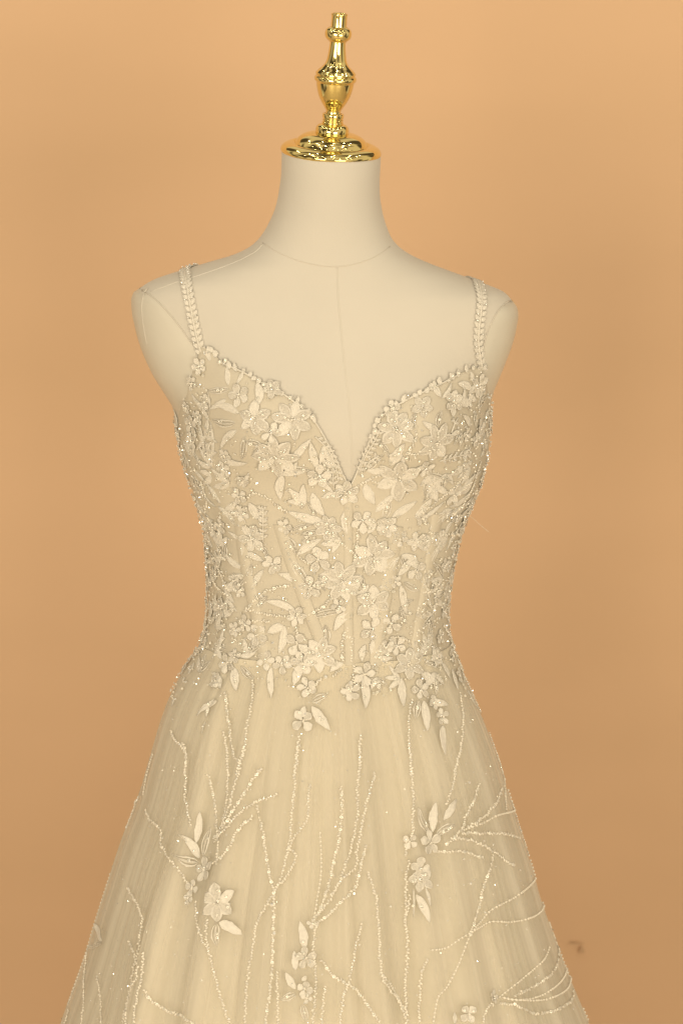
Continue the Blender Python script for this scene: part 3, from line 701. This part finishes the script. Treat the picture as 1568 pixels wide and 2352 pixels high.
def strand(pts, style):
    c = spline(pts, 3.0); m = MB(); P = [hit(*q) for q in c]
    # resample by real length
    acc = 0; nxt = 0; k = 0
    thread = [p + n * .0008 for p, n in P]
    if len(thread) > 2: tube(m, thread[::2] + [thread[-1]] if len(thread) > 5 else thread, .0004, 4, 3)
    for i in range(len(P) - 1):
        seg = (P[i + 1][0] - P[i][0]); l = seg.length
        if l < 1e-6: continue
        while nxt <= acc + l:
            p = P[i][0] + seg * ((nxt - acc) / l); n = P[i][1]; t = seg / l; s = n.cross(t); k += 1
            if style == 3:      # round pearls in line
                bead(m, p + n * .0014, random.uniform(.0012, .0014), 0); nxt += .0041; continue
            if style == 1 and k % 4 == 0:
                sequin(m, p + n * .0018, n, .0019, 1); nxt += .0031; continue
            jit = random.uniform(-1, 1) * .0011
            el = (t * .6 + s * random.choice((-1, 1)) * .8).normalized()
            bead(m, p + n * .0012 + s * jit, random.uniform(.00078, .00118), (2 if style == 2 and random.random() < .22 else random.choice((0, 0, 3))), el)
            nxt += random.uniform(.0022, .0032)
        acc += l
    build('bead_strand', m, BM, dress)
for k, L in STR.items():
    for pts, st in L: strand([cv(k, *q) for q in pts], st)

# loose sequins, bugle beads and crystals through the lace, glitter on the tulle
random.seed(31)
def sown(name, n, gen, mats, lo, hi):
    m = MB()
    for _ in range(n):
        for _t in range(20):
            p = gen()
            if p: break
        if not p: continue
        loc, nn = p; r = random.uniform(lo, hi); q = random.random()
        if q < .35: sequin(m, loc + nn * .0022, nn, r * 1.45, 1)
        elif q < .75: bead(m, loc + nn * .0018, r * .9, 2, Vector((random.gauss(0, 1), random.gauss(0, 1), random.gauss(0, 1))).normalized())
        else: bead(m, loc + nn * .0018, r, 0)
    o = build(name, m, mats, dress, smooth=False); o['kind'] = 'stuff'; return o
def gen_bodice():
    c = random.choice(CENT); p = c + Vector((random.gauss(0, .014), random.gauss(0, .008), random.gauss(0, .014)))
    q, n = proj(p); px, py = px_of(q)
    if n.y < .3 and py < lin(NX, NY, px) + 8: return None
    if q.z < ZW - .03: return None
    return q, n
sown('loose_beading', 1800, gen_bodice, BM, .0006, .0011)
def gen_edge():
    z = random.uniform(ZW - .05, at(0, 880, 0).z); ph = random.choice((random.uniform(-.2, .35), random.uniform(math.pi - .35, math.pi + .2)))
    if z > top_z(ph): return None
    return proj(drape(ph, z), None)
sown('side_beading', 420, gen_edge, BM, .0008, .0014)
m = MB()
for _ in range(2600):
    ph = random.uniform(0, 2 * math.pi); z = ZW - random.random() ** .8 * (ZW - .3)
    p, n = proj(drape(ph, z)); n2 = (n + Vector([random.gauss(0, .5) for _ in range(3)])).normalized()
    a = n2.orthogonal().normalized(); b = n2.cross(a); r = random.choice((.0003, .0004, .0006, .0009)); p = p + n * .0006
    m.add([p + a * r, p + b * r, p - a * r, p - b * r], [(0, 1, 2, 3)])
g = build('glitter', m, [M['crystal']], dress, smooth=False); g['kind'] = 'stuff'
m = MB()
for _ in range(420):
    ph = random.uniform(.35, 2.8); z = ZW - random.random() * (ZW - .45); p, n = proj(drape(ph, z)); bead(m, p + n * .0008, random.choice((.0005, .0006, .0008, .0010)))
g = build('tulle_crystals', m, [M['crystal']], dress, smooth=False); g['kind'] = 'stuff'
# a few large stones
for px, py, r in ((748, 1555, .0024), (625, 2078, .0023), (630, 2144, .002), (826, 1290 + 880, .0012), (1113, 1996 + 100, .0012), (832, 1092, .0022), (627, 1476, .0019),
                  (540, 1500, .0012), (700, 1640, .0014), (1119, 905, .0014), (471, 813, .0015), (1078, 2030, .0016), (895, 2082, .0014), (1076, 1798, .0015)):
    c, n = hit(px, py); mm = MB(); bead(mm, c + n * r * .6, r); build('crystal_stone', mm, M['crystal'], dress, smooth=False)

# ------------------------------------------------------------------ shoulder straps
def strap(front, back_x, back_y):
    """herringbone of small leaves along the strap, over the shoulder and down the back"""
    pts = [hit(px, py, BB) for px, py in spline(front[::-1], 9)]      # from the dress up to the ridge
    top = pts[-1][0]
    P = [p + n * .0016 for p, n in pts]
    for i in range(1, 26):
        t = i / 25
        tgt = Vector((top.x + (back_x - top.x) * t, top.y + .012 + .15 * t, top.z - .02 * t - .22 * t * t))
        q, n = proj(tgt, BB); P.append(q + n * .0016)
    # even spacing
    out = [P[0]]; NN = []
    for p in P[1:]:
        while (p - out[-1]).length > .0062: out.append(out[-1] + (p - out[-1]).normalized() * .0062)
    mb = MB(); tube(mb, out, .0010, 6)
    # backing band
    vs = []
    for i, p in enumerate(out):
        t = (out[min(i + 1, len(out) - 1)] - out[max(i - 1, 0)]).normalized(); q, n = proj(p, BB); s = n.cross(t).normalized()
        for w in (-1, -.5, .5, 1): vs.append(q + n * (.0010 if abs(w) < 1 else .0004) + s * w * .0030)
    mb.add(vs, grid_faces(len(out), 4), 1)
    o = build('shoulder_strap', mb, [M['lace'], M['lacefill']], dress)
    for i in range(len(out) - 1):
        t = (out[i + 1] - out[i]).normalized(); q, n = proj(out[i], BB); s = n.cross(t).normalized()
        for sg in (-1, 1):
            m = MB(); leaf_mb(m, q, t * .75 + s * sg * .8,   .0082, .0046, 0, 'solid', lift=.0008, bvh=BB, nl=6)
            if random.random() < .3: bead(m, q + n * .003 + s * sg * .004, .001, 2)
            build('leaflet', m, [M['lace'], M['lacefill'], M['crystal']], o)
strap([(424, 622), (430, 655), (438, 700), (447, 745), (456, 785), (464, 812)], at(560, 700).x, .1)
strap([(1096, 648), (1104, 680), (1103, 715), (1098, 750), (1096, 790), (1101, 825), (1105, 850)], at(950, 700).x, .1)
# stray threads at the side of the bodice
for pts in ([(1085, 1190), (1098, 1202), (1112, 1214), (1122, 1222)],):
    mb = MB(); tube(mb, [at(*q, -.03) for q in spline([(1062, 1178)] + pts, 6)], .00014, 4); build('loose_thread', mb, M['lace'], dress)
